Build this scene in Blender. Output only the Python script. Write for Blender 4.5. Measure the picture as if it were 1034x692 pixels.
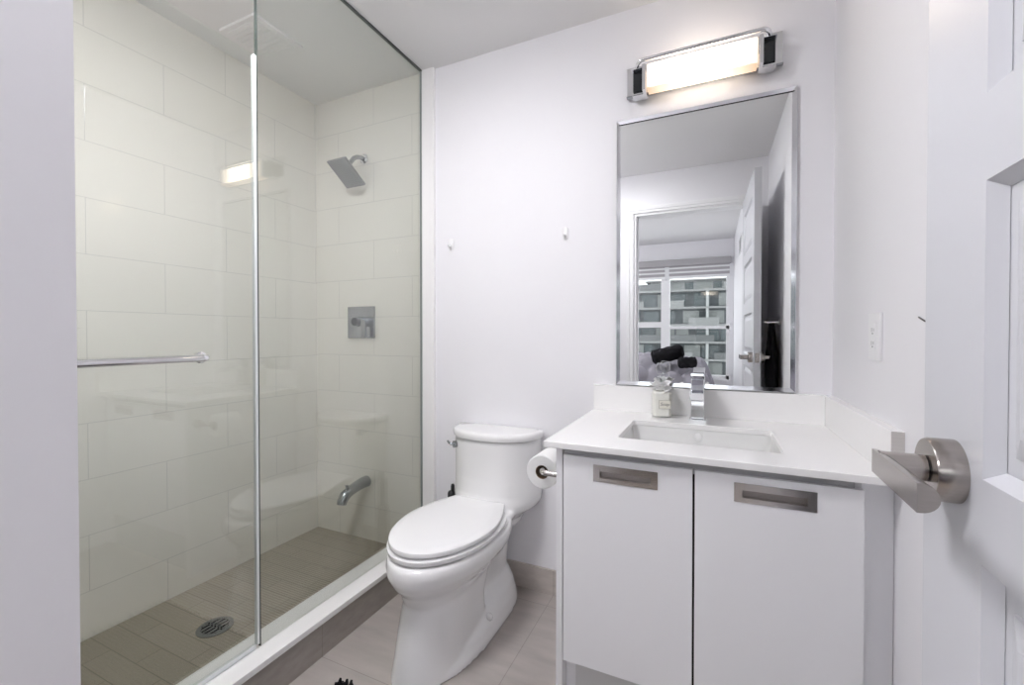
import bpy, bmesh, math, random
from mathutils import Vector, Matrix, noise

random.seed(7)
SC = bpy.context.scene
for o in list(bpy.data.objects):
    bpy.data.objects.remove(o)
COL = SC.collection
PI = math.pi

# ------------------------------------------------------------------ camera
F_PX = 438.78
cam_d = bpy.data.cameras.new('camera')
cam_d.sensor_width = 36.0
cam_d.lens = F_PX / 1034 * 36.0
cam_d.shift_y = -3.03 / 1034
cam_d.clip_start = 0.02
cam_d.clip_end = 300
cam = bpy.data.objects.new('camera', cam_d)
COL.objects.link(cam)
cam.location = (0, 0, 1.1354)
cam.rotation_euler = (math.radians(90 - 0.6525), 0, math.radians(24.6568))
SC.camera = cam

# ------------------------------------------------------------------ light / exposure
SKY = 2.3            # overcast daylight outside the bedroom window
SHADE_GLOW = 5.6     # frosted glass of the vanity lamp
BED_FILL = 88.0       # added fill lamp in the bedroom, out of view
BATH_FILL = 46.0      # added fill lamp in the bathroom ceiling, out of view
SC.view_settings.view_transform = 'Standard'
SC.view_settings.look = 'None'
SC.view_settings.gamma = 1.0
SC.view_settings.use_curve_mapping = False
SC.view_settings.exposure = 0.28
w = bpy.data.worlds.new('world')
SC.world = w
w.use_nodes = True
bg = w.node_tree.nodes['Background']
bg.inputs[0].default_value = (0.93, 0.97, 1.0, 1)
bg.inputs[1].default_value = SKY
SC.cycles.max_bounces = 14
SC.cycles.diffuse_bounces = 7
SC.cycles.glossy_bounces = 6
SC.cycles.transparent_max_bounces = 24
SC.cycles.transmission_bounces = 8
SC.cycles.caustics_reflective = False
SC.cycles.caustics_refractive = False
SC.cycles.sample_clamp_indirect = 6.0

# portal that only guides sampling of the sky through the bedroom window
pl = bpy.data.lights.new('window_portal', 'AREA')
pl.shape = 'RECTANGLE'
pl.size = 2.0
pl.size_y = 1.7
pl.cycles.is_portal = True
po = bpy.data.objects.new('window_portal', pl)
COL.objects.link(po)
po.location = (-0.85, -3.08, 1.40)
po.rotation_euler = (math.radians(90), 0, 0)     # -Z axis to +Y (into the room)

# ------------------------------------------------------------------ dimensions
D = 1.795      # back wall
XR = 0.374     # right wall
XS = -2.051    # shower tile wall
H = 2.44
YF = -0.11     # inner face of front wall
YO = -0.23     # bedroom side of it
GX = -1.31     # shower glass plane
BX, BY = -0.90, 0.333     # partition block beside the shower
MY = 1.785     # mirror face
OPL, OPR, OPH = -.585, 0.247, 2.125

# ------------------------------------------------------------------ materials
def lin(c):
    return tuple((x / 12.92 if x <= 0.04045 else ((x + 0.055) / 1.055) ** 2.4) for x in c)
def rgb(r, g, b):
    return lin((r / 255, g / 255, b / 255)) + (1,)

def mat(name, col=(0.8, 0.8, 0.8, 1), rough=0.5, metal=0.0, spec=0.5, coat=0.0, emis=None, estr=0.0):
    m = bpy.data.materials.new(name)
    m.use_nodes = True
    b = m.node_tree.nodes['Principled BSDF']
    b.inputs['Base Color'].default_value = col
    b.inputs['Roughness'].default_value = rough
    b.inputs['Metallic'].default_value = metal
    b.inputs['Specular IOR Level'].default_value = spec
    b.inputs['Coat Weight'].default_value = coat
    b.inputs['Coat Roughness'].default_value = 0.05
    if emis:
        b.inputs['Emission Color'].default_value = emis
        b.inputs['Emission Strength'].default_value = estr
    return m

def noise_col(m, c1, c2, scale=5.0, detail=4.0, stretch=(1, 1, 1), bump=0.0, bdist=0.002):
    nt = m.node_tree
    b = nt.nodes['Principled BSDF']
    tc = nt.nodes.new('ShaderNodeTexCoord')
    mp = nt.nodes.new('ShaderNodeMapping')
    mp.inputs['Scale'].default_value = stretch
    nz = nt.nodes.new('ShaderNodeTexNoise')
    nz.inputs['Scale'].default_value = scale
    nz.inputs['Detail'].default_value = detail
    cr = nt.nodes.new('ShaderNodeMix')
    cr.data_type = 'RGBA'
    cr.inputs[6].default_value = c1
    cr.inputs[7].default_value = c2
    nt.links.new(tc.outputs['Object'], mp.inputs[0])
    nt.links.new(mp.outputs[0], nz.inputs['Vector'])
    nt.links.new(nz.outputs['Fac'], cr.inputs[0])
    nt.links.new(cr.outputs[2], b.inputs['Base Color'])
    if bump:
        bp = nt.nodes.new('ShaderNodeBump')
        bp.inputs['Strength'].default_value = bump
        bp.inputs['Distance'].default_value = bdist
        nt.links.new(nz.outputs['Fac'], bp.inputs['Height'])
        nt.links.new(bp.outputs[0], b.inputs['Normal'])
    return m

def tile_mat(name, axes, origin, width, height, offset, c1, c2, grout, mortar, rough, bump=0.25,
             cloud=None, stripes=None, spec=0.5):
    """brick-pattern tiles laid out in world metres; axes picks the two world axes"""
    m = mat(name, c1, rough, spec=spec)
    nt = m.node_tree
    b = nt.nodes['Principled BSDF']
    geo = nt.nodes.new('ShaderNodeNewGeometry')
    sp = nt.nodes.new('ShaderNodeSeparateXYZ')
    nt.links.new(geo.outputs['Position'], sp.inputs[0])
    cb = nt.nodes.new('ShaderNodeCombineXYZ')
    for k in (0, 1):
        ad = nt.nodes.new('ShaderNodeMath')
        ad.operation = 'SUBTRACT'
        nt.links.new(sp.outputs[axes[k]], ad.inputs[0])
        ad.inputs[1].default_value = origin[k]
        nt.links.new(ad.outputs[0], cb.inputs[k])
    br = nt.nodes.new('ShaderNodeTexBrick')
    br.offset = offset
    br.offset_frequency = 2
    br.squash = 1.0
    br.inputs['Scale'].default_value = 1.0
    br.inputs['Brick Width'].default_value = width
    br.inputs['Row Height'].default_value = height
    br.inputs['Mortar Size'].default_value = mortar
    br.inputs['Mortar Smooth'].default_value = 0.3
    br.inputs['Bias'].default_value = 0.0
    br.inputs['Color1'].default_value = c1
    br.inputs['Color2'].default_value = c2
    br.inputs['Mortar'].default_value = grout
    nt.links.new(cb.outputs[0], br.inputs['Vector'])
    col = br.outputs['Color']
    if cloud:
        nz = nt.nodes.new('ShaderNodeTexNoise')
        nz.inputs['Scale'].default_value = cloud[0]
        nz.inputs['Detail'].default_value = 6
        mp = nt.nodes.new('ShaderNodeMapping')
        mp.inputs['Scale'].default_value = cloud[2]
        nt.links.new(geo.outputs['Position'], mp.inputs[0])
        nt.links.new(mp.outputs[0], nz.inputs['Vector'])
        mr = nt.nodes.new('ShaderNodeMapRange')
        mr.inputs[1].default_value = 0.3
        mr.inputs[2].default_value = 0.7
        mr.inputs[3].default_value = 1 - cloud[1]
        mr.inputs[4].default_value = 1 + cloud[1]
        nt.links.new(nz.outputs['Fac'], mr.inputs[0])
        mx = nt.nodes.new('ShaderNodeMix')
        mx.data_type = 'RGBA'
        mx.blend_type = 'MULTIPLY'
        mx.inputs[0].default_value = 1.0
        nt.links.new(col, mx.inputs[6])
        nt.links.new(mr.outputs[0], mx.inputs[7])
        col = mx.outputs[2]
    nt.links.new(col, b.inputs['Base Color'])
    bp = nt.nodes.new('ShaderNodeBump')
    bp.inputs['Strength'].default_value = bump
    bp.inputs['Distance'].default_value = 0.002
    bp.invert = True
    h = br.outputs['Fac']
    if stripes:
        wv = nt.nodes.new('ShaderNodeTexWave')
        wv.wave_type = 'BANDS'
        wv.bands_direction = 'Y'
        wv.inputs['Scale'].default_value = stripes
        wv.inputs['Distortion'].default_value = 0.5
        nt.links.new(cb.outputs[0], wv.inputs['Vector'])
        ad = nt.nodes.new('ShaderNodeMath')
        ad.operation = 'ADD'
        nt.links.new(h, ad.inputs[0])
        nt.links.new(wv.outputs['Fac'], ad.inputs[1])
        h = ad.outputs[0]
    nt.links.new(h, bp.inputs['Height'])
    nt.links.new(bp.outputs[0], b.inputs['Normal'])
    return m

def glass_mat(name, tint, refl=1.0):
    """thin architectural glass: tinted transparency plus a Schlick-weighted mirror reflection"""
    m = bpy.data.materials.new(name)
    m.use_nodes = True
    nt = m.node_tree
    nt.nodes.clear()
    out = nt.nodes.new('ShaderNodeOutputMaterial')
    tr = nt.nodes.new('ShaderNodeBsdfTransparent')
    tr.inputs[0].default_value = tint
    gl = nt.nodes.new('ShaderNodeBsdfGlossy')
    gl.inputs['Color'].default_value = (1, 1, 1, 1)
    gl.inputs['Roughness'].default_value = 0.0
    lw = nt.nodes.new('ShaderNodeLayerWeight')
    lw.inputs[0].default_value = 0.5
    p = nt.nodes.new('ShaderNodeMath')
    p.operation = 'POWER'
    p.inputs[1].default_value = 5.0
    ma = nt.nodes.new('ShaderNodeMath')
    ma.operation = 'MULTIPLY_ADD'
    ma.inputs[1].default_value = 0.96
    ma.inputs[2].default_value = 0.043 * refl
    mx = nt.nodes.new('ShaderNodeMixShader')
    nt.links.new(lw.outputs['Facing'], p.inputs[0])
    nt.links.new(p.outputs[0], ma.inputs[0])
    nt.links.new(ma.outputs[0], mx.inputs[0])
    nt.links.new(tr.outputs[0], mx.inputs[1])
    nt.links.new(gl.outputs[0], mx.inputs[2])
    nt.links.new(mx.outputs[0], out.inputs[0])
    return m

M = {}
M['wall'] = noise_col(mat('white_paint', rough=0.55, spec=0.35), (0.82, 0.815, 0.84, 1), (0.85, 0.845, 0.87, 1), 3, bump=0.02)
M['ceiling'] = noise_col(mat('ceiling_paint', rough=0.8, spec=0.2), (0.78, 0.775, 0.775, 1), (0.80, 0.795, 0.795, 1), 2)
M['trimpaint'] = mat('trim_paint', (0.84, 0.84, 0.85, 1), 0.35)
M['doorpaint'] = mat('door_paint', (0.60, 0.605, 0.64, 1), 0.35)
TC1, TC2, TG = (0.775, 0.75, 0.695, 1), (0.785, 0.76, 0.705, 1), (0.60, 0.585, 0.53, 1)
TL = ((0.19, 0.15, 0.10, 1))
M['tile_left'] = tile_mat('tile_left', (1, 2), (1.036, 0.202 - 0.204 * 2), 0.50, 0.204, 0.5, TC1, TC2, (0.60, 0.585, 0.55, 1), 0.0015, 0.07, 0.25)
M['tile_back'] = tile_mat('tile_back', (0, 2), (-1.381, 0.208 - 0.204 * 2), 0.50, 0.204, 0.5, TC1, TC2, (0.60, 0.585, 0.55, 1), 0.0015, 0.07, 0.25)
M['tile_pan'] = tile_mat('tile_shower_floor', (0, 1), (-1.906, 0.943), 0.31, 0.0783, 0.5, (0.36, 0.32, 0.265, 1), (0.33, 0.295, 0.24, 1),
                         (0.22, 0.195, 0.16, 1), 0.0018, 0.35, 0.35, stripes=26)
M['tile_floor'] = tile_mat('tile_floor', (0, 1), (-0.62, 1.10), 0.63, 0.60, 0.0, (0.41, 0.375, 0.352, 1), (0.43, 0.395, 0.37, 1),
                           (0.30, 0.27, 0.25, 1), 0.0016, 0.32, 0.2, cloud=(5, 0.10, (1, 4, 1)))
M['tile_curb'] = tile_mat('tile_curb', (1, 2), (1.10, -0.2), 0.60, 1.0, 0.0, (0.33, 0.30, 0.275, 1), (0.34, 0.31, 0.285, 1),
                          (0.26, 0.235, 0.21, 1), 0.0016, 0.4, 0.2, cloud=(6, 0.10, (1, 3, 8)))
M['tile_base'] = tile_mat('tile_baseboard', (0, 2), (-0.62, -0.2), 0.60, 1.0, 0.0, (0.53, 0.485, 0.45, 1), (0.53, 0.485, 0.45, 1),
                          (0.36, 0.33, 0.30, 1), 0.0016, 0.4, 0.2, cloud=(6, 0.08, (3, 1, 8)))
M['porcelain'] = mat('porcelain', (0.86, 0.86, 0.86, 1), 0.08, coat=0.4)
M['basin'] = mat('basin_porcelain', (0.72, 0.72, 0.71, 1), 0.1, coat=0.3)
M['nickel_door'] = noise_col(mat('satin_nickel', rough=0.22, metal=1.0), (0.36, 0.33, 0.31, 1), (0.46, 0.425, 0.40, 1), 40, stretch=(1, 1, 12))
M['seatplastic'] = mat('seat_plastic', (0.87, 0.87, 0.875, 1), 0.16)
M['quartz'] = noise_col(mat('white_quartz', rough=0.14), (0.91, 0.905, 0.90, 1), (0.89, 0.885, 0.88, 1), 60)
M['quartz_edge'] = noise_col(mat('quartz_cut_edge', rough=0.4), (0.72, 0.69, 0.66, 1), (0.58, 0.55, 0.53, 1), 90, stretch=(0.15, 0.15, 3))
M['lacquer'] = mat('white_lacquer', (0.88, 0.88, 0.90, 1), 0.28)
M['panelgrey'] = mat('base_panel_grey', (0.66, 0.66, 0.66, 1), 0.35)
M['alu'] = mat('aluminium_channel', (0.42, 0.42, 0.43, 1), 0.35, metal=0.9)
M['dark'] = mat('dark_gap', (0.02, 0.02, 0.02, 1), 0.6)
M['chrome'] = mat('chrome', (0.78, 0.79, 0.81, 1), 0.06, metal=1.0)
M['chrome_dim'] = mat('satin_chrome', (0.36, 0.375, 0.395, 1), 0.15, metal=1.0)
M['chrome_dark'] = mat('dark_chrome', (0.06, 0.065, 0.07, 1), 0.12, metal=1.0)
M['nozzle'] = noise_col(mat('shower_face', rough=0.35, metal=0.8), (0.22, 0.23, 0.24, 1), (0.40, 0.41, 0.42, 1), 160)
M['nickel'] = noise_col(mat('brushed_nickel', rough=0.20, metal=1.0), (0.66, 0.63, 0.61, 1), (0.76, 0.73, 0.71, 1), 40, stretch=(1, 1, 12))
M['nickel_shaded'] = mat('shaded_nickel', (0.40, 0.37, 0.35, 1), 0.42, metal=1.0)  # darker copy of the pull's nickel, recess shade put into the colour
M['mirror'] = mat('mirror_silver', (0.90, 0.915, 0.91, 1), 0.0, metal=1.0)
M['mirror_bevel'] = mat('mirror_frame_chrome', (0.80, 0.81, 0.83, 1), 0.08, metal=1.0)
M['glass'] = glass_mat('shower_glass', (0.968, 0.984, 0.972, 1), 1.8)
M['clear'] = glass_mat('clear_glass', (0.985, 0.992, 0.99, 1), 0.8)
M['paneglass'] = glass_mat('window_glass', (0.985, 0.985, 0.985, 1), 0.8)
M['gasket'] = mat('dark_gasket', (0.05, 0.06, 0.055, 1), 0.4)
M['sealgrey'] = mat('grey_seal', (0.22, 0.25, 0.235, 1), 0.4)
M['seal'] = mat('clear_vinyl_seal', (0.74, 0.77, 0.77, 1), 0.2)
M['paper'] = noise_col(mat('tissue_paper', rough=0.9, spec=0.1), (0.86, 0.86, 0.855, 1), (0.82, 0.82, 0.815, 1), 80, bump=0.1)
M['cardboard'] = mat('cardboard_core', (0.22, 0.15, 0.10, 1), 0.9)
M['black'] = mat('black_plastic', (0.012, 0.012, 0.013, 1), 0.35)
M['blackcloth'] = noise_col(mat('black_cloth', rough=0.95, spec=0.1), (0.010, 0.010, 0.012, 1), (0.022, 0.022, 0.025, 1), 60, bump=0.3)
M['plate'] = mat('outlet_plastic', (0.85, 0.85, 0.86, 1), 0.3)
M['soap'] = mat('cream_soap', (0.87, 0.86, 0.80, 1), 0.4)
M['tulle'] = mat('white_ribbon', (0.93, 0.93, 0.93, 1), 0.7)
M['labelpaper'] = mat('label_paper', (0.80, 0.78, 0.70, 1), 0.6)
M['ink'] = mat('dark_ink', (0.10, 0.09, 0.08, 1), 0.6)
M['blindcloth'] = mat('grey_blind_cloth', (0.42, 0.41, 0.42, 1), 0.8)
M['sheer'] = mat('sheer_blind_cloth', (0.85, 0.85, 0.86, 1), 0.8)
M['wood'] = noise_col(mat('bedroom_floor_wood', rough=0.35), (0.50, 0.44, 0.38, 1), (0.40, 0.35, 0.30, 1), 3, stretch=(8, 1, 1))
M['duvet'] = noise_col(mat('lilac_grey_duvet', rough=0.85, spec=0.2), (0.27, 0.26, 0.295, 1), (0.34, 0.33, 0.365, 1), 6)
M['mattress'] = mat('mattress_cloth', (0.7, 0.69, 0.68, 1), 0.9)
M['bedwood'] = mat('bed_frame_dark', (0.05, 0.04, 0.04, 1), 0.5)
M['facade'] = noise_col(mat('grey_facade', rough=0.9), (0.055, 0.065, 0.07, 1), (0.085, 0.096, 0.10, 1), 0.4)
M['facade_pale'] = mat('pale_facade', (0.26, 0.27, 0.27, 1), 0.9)
M['slab'] = mat('balcony_concrete', (0.17, 0.175, 0.175, 1), 0.9)
M['rail'] = mat('balcony_glass_rail', (0.075, 0.080, 0.082, 1), 0.6)
M['winlight'] = mat('far_window_curtain', (0.20, 0.215, 0.21, 1), 0.5)
M['windark'] = mat('far_window_dark', (0.05, 0.07, 0.075, 1), 0.15)
M['leaf'] = noise_col(mat('far_leaves', rough=0.9), (0.06, 0.09, 0.04, 1), (0.12, 0.15, 0.07, 1), 3)

def shade_mat(c_mid, c_end):
    m = bpy.data.materials.new('lit_frosted_glass')
    m.use_nodes = True
    nt = m.node_tree
    b = nt.nodes['Principled BSDF']
    b.inputs['Base Color'].default_value = (0.8, 0.78, 0.74, 1)
    b.inputs['Roughness'].default_value = 0.35
    tc = nt.nodes.new('ShaderNodeTexCoord')
    sp = nt.nodes.new('ShaderNodeSeparateXYZ')
    nt.links.new(tc.outputs['Object'], sp.inputs[0])
    ab = nt.nodes.new('ShaderNodeMath')
    ab.operation = 'ABSOLUTE'
    nt.links.new(sp.outputs[0], ab.inputs[0])
    cr = nt.nodes.new('ShaderNodeValToRGB')       # glow of the two bulbs behind the frosted glass
    mr = nt.nodes.new('ShaderNodeMapRange')
    mr.inputs[1].default_value = 0.0
    mr.inputs[2].default_value = 0.185
    nt.links.new(ab.outputs[0], mr.inputs[0])
    nt.links.new(mr.outputs[0], cr.inputs[0])
    e = cr.color_ramp.elements
    e[0].position = 0.30
    e[0].color = c_mid
    e[1].position = 0.95
    e[1].color = c_end
    nt.links.new(cr.outputs[0], b.inputs['Emission Color'])
    b.inputs['Emission Strength'].default_value = SHADE_GLOW
    return m
M['shade'] = shade_mat((1.0, 0.86, 0.70, 1), (0.125, 0.098, 0.075, 1))
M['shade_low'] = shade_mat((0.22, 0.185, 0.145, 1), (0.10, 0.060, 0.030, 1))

# ------------------------------------------------------------------ mesh helpers
def V(*a):
    return Vector(a)

class MB:
    """collects closed shapes (in world metres) for ONE mesh object"""
    def __init__(s):
        s.bm = bmesh.new()

    def box(s, x0, x1, y0, y1, z0, z1, bev=0.0, seg=2, mtx=None):
        r = bmesh.ops.create_cube(s.bm, size=1.0)
        vs = r['verts']
        bmesh.ops.scale(s.bm, vec=(x1 - x0, y1 - y0, z1 - z0), verts=vs)
        bmesh.ops.translate(s.bm, vec=((x0 + x1) / 2, (y0 + y1) / 2, (z0 + z1) / 2), verts=vs)
        if mtx:
            bmesh.ops.transform(s.bm, matrix=mtx, verts=vs)
        if bev > 0:
            ed = list({e for v in vs for e in v.link_edges})
            bmesh.ops.bevel(s.bm, geom=ed, offset=bev, segments=seg, profile=0.6, affect='EDGES', clamp_overlap=True)
        return s

    def loft(s, rings, cap=True):
        """rings: list of equal-length closed point loops"""
        R = [[s.bm.verts.new(p) for p in r] for r in rings]
        n = len(R[0])
        for a, b in zip(R, R[1:]):
            for i in range(n):
                j = (i + 1) % n
                s.bm.faces.new((a[i], a[j], b[j], b[i]))
        if cap:
            s.bm.faces.new(list(reversed(R[0])))
            s.bm.faces.new(R[-1])
        return s

    def tube(s, path, r, n=14, cap=True, rx=None):
        path = [Vector(p) for p in path]
        rings = []
        up = None
        for i, p in enumerate(path):
            if i == 0:
                t = path[1] - p
            elif i == len(path) - 1:
                t = p - path[i - 1]
            else:
                t = (path[i + 1] - p).normalized() + (p - path[i - 1]).normalized()
            t.normalize()
            if up is None:
                up = V(0, 0, 1) if abs(t.z) < 0.9 else V(0, 1, 0)
                a = t.cross(up).normalized()
            else:
                a = (a - t * a.dot(t)).normalized()
            b = t.cross(a).normalized()
            rr = r[i] if isinstance(r, (list, tuple)) else r
            rings.append([p + a * (rr * math.cos(2 * PI * k / n)) + b * (rr * math.sin(2 * PI * k / n)) for k in range(n)])
        return s.loft(rings, cap)

    def lathe(s, prof, base, axis='Z', n=28):
        """prof: (radius, height) list revolved about axis through base"""
        base = Vector(base)
        ax = {'X': (V(0, 1, 0), V(0, 0, 1), V(1, 0, 0)), 'Y': (V(0, 0, 1), V(1, 0, 0), V(0, 1, 0)),
              'Z': (V(1, 0, 0), V(0, 1, 0), V(0, 0, 1))}[axis]
        rings = []
        for r, h in prof:
            r = max(r, 1e-5)
            rings.append([base + ax[0] * (r * math.cos(2 * PI * k / n)) + ax[1] * (r * math.sin(2 * PI * k / n)) + ax[2] * h for k in range(n)])
        return s.loft(rings)

    def sphere(s, c, r, seg=16, scale=(1, 1, 1)):
        q = bmesh.ops.create_uvsphere(s.bm, u_segments=seg, v_segments=max(6, seg // 2), radius=r)
        bmesh.ops.scale(s.bm, vec=scale, verts=q['verts'])
        bmesh.ops.translate(s.bm, vec=c, verts=q['verts'])
        return s

    def prism(s, pts, off):
        """flat polygon extruded by vector off"""
        off = Vector(off)
        return s.loft([[Vector(p) for p in pts], [Vector(p) + off for p in pts]])

    def build(s, name, m, parent=None, smooth=None, base=None):
        bmesh.ops.recalc_face_normals(s.bm, faces=s.bm.faces)
        xs = [v.co for v in s.bm.verts]
        if parent is None:
            if base is None:
                mn = V(min(v.x for v in xs), min(v.y for v in xs), min(v.z for v in xs))
                mx = V(max(v.x for v in xs), max(v.y for v in xs), max(v.z for v in xs))
                base = V((mn.x + mx.x) / 2, (mn.y + mx.y) / 2, mn.z)
            o_w = Vector(base)
        else:
            o_w = wloc(parent)
        bmesh.ops.translate(s.bm, vec=-o_w, verts=s.bm.verts)
        me = bpy.data.meshes.new(name)
        s.bm.to_mesh(me)
        s.bm.free()
        o = bpy.data.objects.new(name, me)
        COL.objects.link(o)
        me.materials.append(m)
        if parent is None:
            o.location = o_w
        else:
            o.parent = parent
        if smooth is not None:
            for p in me.polygons:
                p.use_smooth = True
            if smooth < 180:
                me.set_sharp_from_angle(angle=math.radians(smooth))
        return o

def wloc(o):
    l = V(0, 0, 0)
    while o is not None:
        l = l + Vector(o.location)
        o = o.parent
    return l

def thing(name, label, cat, loc, group=None):
    o = bpy.data.objects.new(name, None)
    o.empty_display_size = 0.05
    COL.objects.link(o)
    o.location = loc
    return tag(o, label, cat, group)

def tag(o, label, cat, group=None):
    o['label'] = label
    o['category'] = cat
    if group:
        o['group'] = group
    return o

def struct(o, label=None, cat=None):
    o['kind'] = 'structure'
    if label:
        o['label'] = label
        o['category'] = cat
    return o

def apply_mods(o):
    dg = bpy.context.evaluated_depsgraph_get()
    dg.update()
    me = bpy.data.meshes.new_from_object(o.evaluated_get(dg))
    o.modifiers.clear()
    o.data = me
    return o

def text_mesh(name, body, size, mtx, m, parent, extrude=0.0002, shear=0.0):
    cu = bpy.data.curves.new(name, 'FONT')
    cu.body = body
    cu.size = size
    cu.shear = shear
    cu.extrude = extrude
    cu.align_x = 'CENTER'
    cu.align_y = 'CENTER'
    t = bpy.data.objects.new(name + '_tmp', cu)
    COL.objects.link(t)
    dg = bpy.context.evaluated_depsgraph_get()
    dg.update()
    me = bpy.data.meshes.new_from_object(t.evaluated_get(dg))
    bpy.data.objects.remove(t)
    me.transform(mtx)
    me.transform(Matrix.Translation(-wloc(parent)))
    me.materials.clear()
    me.materials.append(m)
    o = bpy.data.objects.new(name, me)
    COL.objects.link(o)
    o.parent = parent
    return o

def rrect(cx, cy, hw, hd, r, z, n=6):
    """rounded rectangle loop in XY"""
    pts = []
    for qx, qy, a0 in ((1, 1, 0), (-1, 1, 90), (-1, -1, 180), (1, -1, 270)):
        for k in range(n + 1):
            a = math.radians(a0 + 90 * k / n)
            pts.append(V(cx + qx * (hw - r) + r * math.cos(a), cy + qy * (hd - r) + r * math.sin(a), z))
    return pts

def egg(cx, ym, yf, yb, hw, z, pf=2.1, pb=3.2, n=56):
    """plan outline, front half towards -y; pf/pb are superellipse powers"""
    pts = []
    for k in range(n):
        a = 2 * PI * k / n
        c, s_ = math.cos(a), math.sin(a)
        p = pb if s_ > 0 else pf
        x = hw * math.copysign(abs(c) ** (2 / p), c)
        y = (yb - ym if s_ > 0 else ym - yf) * math.copysign(abs(s_) ** (2 / p), s_)
        pts.append(V(cx + x, ym + y, z))
    return pts

# ================================================================== STRUCTURE
struct(MB().box(-1.30, XR + .1, YO, D + .1, -.08, 0).build('floor', M['tile_floor'], base=(0, 0, -.08)))
struct(MB().box(-2.2, -1.30, .20, D + .1, -.08, .031).build('floor_shower', M['tile_pan'], base=(-1.7, 1, -.08)))
struct(MB().box(-2.2, XR + .1, YO, D + .1, H, H + .06).build('ceiling', M['ceiling']))
struct(MB().box(-1.30, XR + .1, D, D + .1, 0, H).build('wall_back', M['wall']))
struct(MB().box(XS - .12, -1.30, D, D + .1, 0, H).build('wall_shower_back', M['tile_back']))
struct(MB().box(XS - .12, XS, .20, D, 0, H).build('wall_left', M['tile_left']))
struct(MB().box(XR, XR + .1, YF, D, 0, H).build('wall_right', M['wall']))
struct(MB().box(-2.2, BX, YF, BY, 0, H).build('wall_partition', M['wall']))
b = MB()
b.box(-2.6, OPL, YO, YF, 0, H).box(OPR, XR + .12, YO, YF, 0, H).box(OPL, OPR, YO, YF, OPH, H)
struct(b.build('wall_front', M['wall']))
# tiled lining of the shower end
struct(MB().box(XS, -1.35, BY, BY + .008, .031, H).build('wall_shower_front', M['tile_back']))
# white stone jamb where the glass meets the back wall
struct(MB().box(-1.322, -1.236, D - .02, D, .12, H, .002).build('trim_1', M['quartz']))
# baseboard tiles
struct(MB().box(-1.235, -.39, D - .011, D, 0, .106, .001).build('baseboard_back', M['tile_base']))
# door casing on the bathroom side
b = MB()
for x0, x1 in ((OPL - .052, OPL), (OPR, OPR + .068)):
    b.box(x0, x1, YF, YF + .016, 0, OPH, .003)
    b.box(x0 + .008, x1 - .03, YF + .014, YF + .022, 0, OPH, .003)
b.box(OPL - .052, OPR + .068, YF, YF + .016, OPH, OPH + .052, .003)
b.box(OPL - .046, OPR + .06, YF + .014, YF + .022, OPH + .02, OPH + .046, .003)
struct(b.build('trim_2', M['trimpaint']))
b = MB()
b.box(OPL, OPL + .018, YO, YF, 0, OPH).box(OPR - .018, OPR, YO, YF, 0, OPH).box(OPL + .018, OPR - .018, YO, YF, OPH - .018, OPH)
b.box(OPL + .018, OPL + .030, YF - .075, YF - .045, 0, OPH - .018)
struct(b.build('trim_3', M['trimpaint']))

# ---- bedroom seen in the mirror
BW, BRX, BLX = -2.93, 0.268, -2.5
WX0, WX1, WZ0, WZ1 = -1.85, 0.215, 0.53, 2.19
struct(MB().box(BLX, XR + .1, BW - .15, YO, -.08, 0).build('floor_bedroom', M['wood']))
struct(MB().box(BLX, XR + .1, BW - .15, YO, 2.42, 2.5).build('ceiling_bedroom', M['ceiling']))
b = MB()
b.box(BLX, WX0, BW - .15, BW, 0, 2.42).box(WX1, BRX + .1, BW - .15, BW, 0, 2.42)
b.box(WX0, WX1, BW - .15, BW, 0, WZ0).box(WX0, WX1, BW - .15, BW, WZ1, 2.42)
struct(b.build('wall_bedroom_back', M['wall']))
struct(MB().box(BRX, BRX + .1, BW, YO, 0, 2.42).build('wall_bedroom_right', M['wall']))
struct(MB().box(BLX - .1, BLX, BW, YO, 0, 2.42).build('wall_bedroom_left', M['wall']))
struct(MB().box(BRX - .012, BRX, BW, YO, 0, .11, .002).build('baseboard_bedroom', M['trimpaint']))
win = MB().box(WX0, WX0 + .05, BW - .10, BW - .03, WZ0, WZ1)
win.box(WX1 - .035, WX1, BW - .10, BW - .03, WZ0, WZ1)
win.box(WX0, WX1, BW - .10, BW - .03, WZ0, WZ0 + .05).box(WX0, WX1, BW - .10, BW - .03, WZ1 - .05, WZ1)
win.box(-.655, -.54, BW - .10, BW - .02, WZ0, WZ1)
win.box(-.54, WX1, BW - .10, BW - .03, 1.215, 1.255)
win.box(WX0, -.655, BW - .10, BW - .025, 1.235, 1.315)
win.box(-.565, -.54, BW - .04, BW - .005, 1.30, 1.40)
wino = struct(win.build('window_1', M['trimpaint']))
MB().box(-.54, WX1 - .035, BW - .068, BW - .062, 1.255, WZ1 - .05).build('pane', M['paneglass'], wino)
MB().box(-.54, WX1 - .035, BW - .068, BW - .062, WZ0 + .05, 1.215).build('pane', M['paneglass'], wino)
MB().box(WX0 + .05, -.655, BW - .068, BW - .062, 1.315, WZ1 - .05).build('pane', M['paneglass'], wino)
MB().box(WX0 + .05, -.655, BW - .068, BW - .062, WZ0 + .05, 1.235).build('pane', M['paneglass'], wino)

# ================================================================== SHOWER
curb = thing('shower_curb', 'low tiled shower curb capped with a white stone slab under the glass', 'shower curb', (-1.31, 1.05, 0))
MB().box(-1.383, -1.235, BY, D, .118, .138, .002).build('curb_cap', M['quartz'], curb)
MB().box(-1.378, -1.240, BY, D, 0, .118).build('curb_face', M['tile_curb'], curb)

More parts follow.
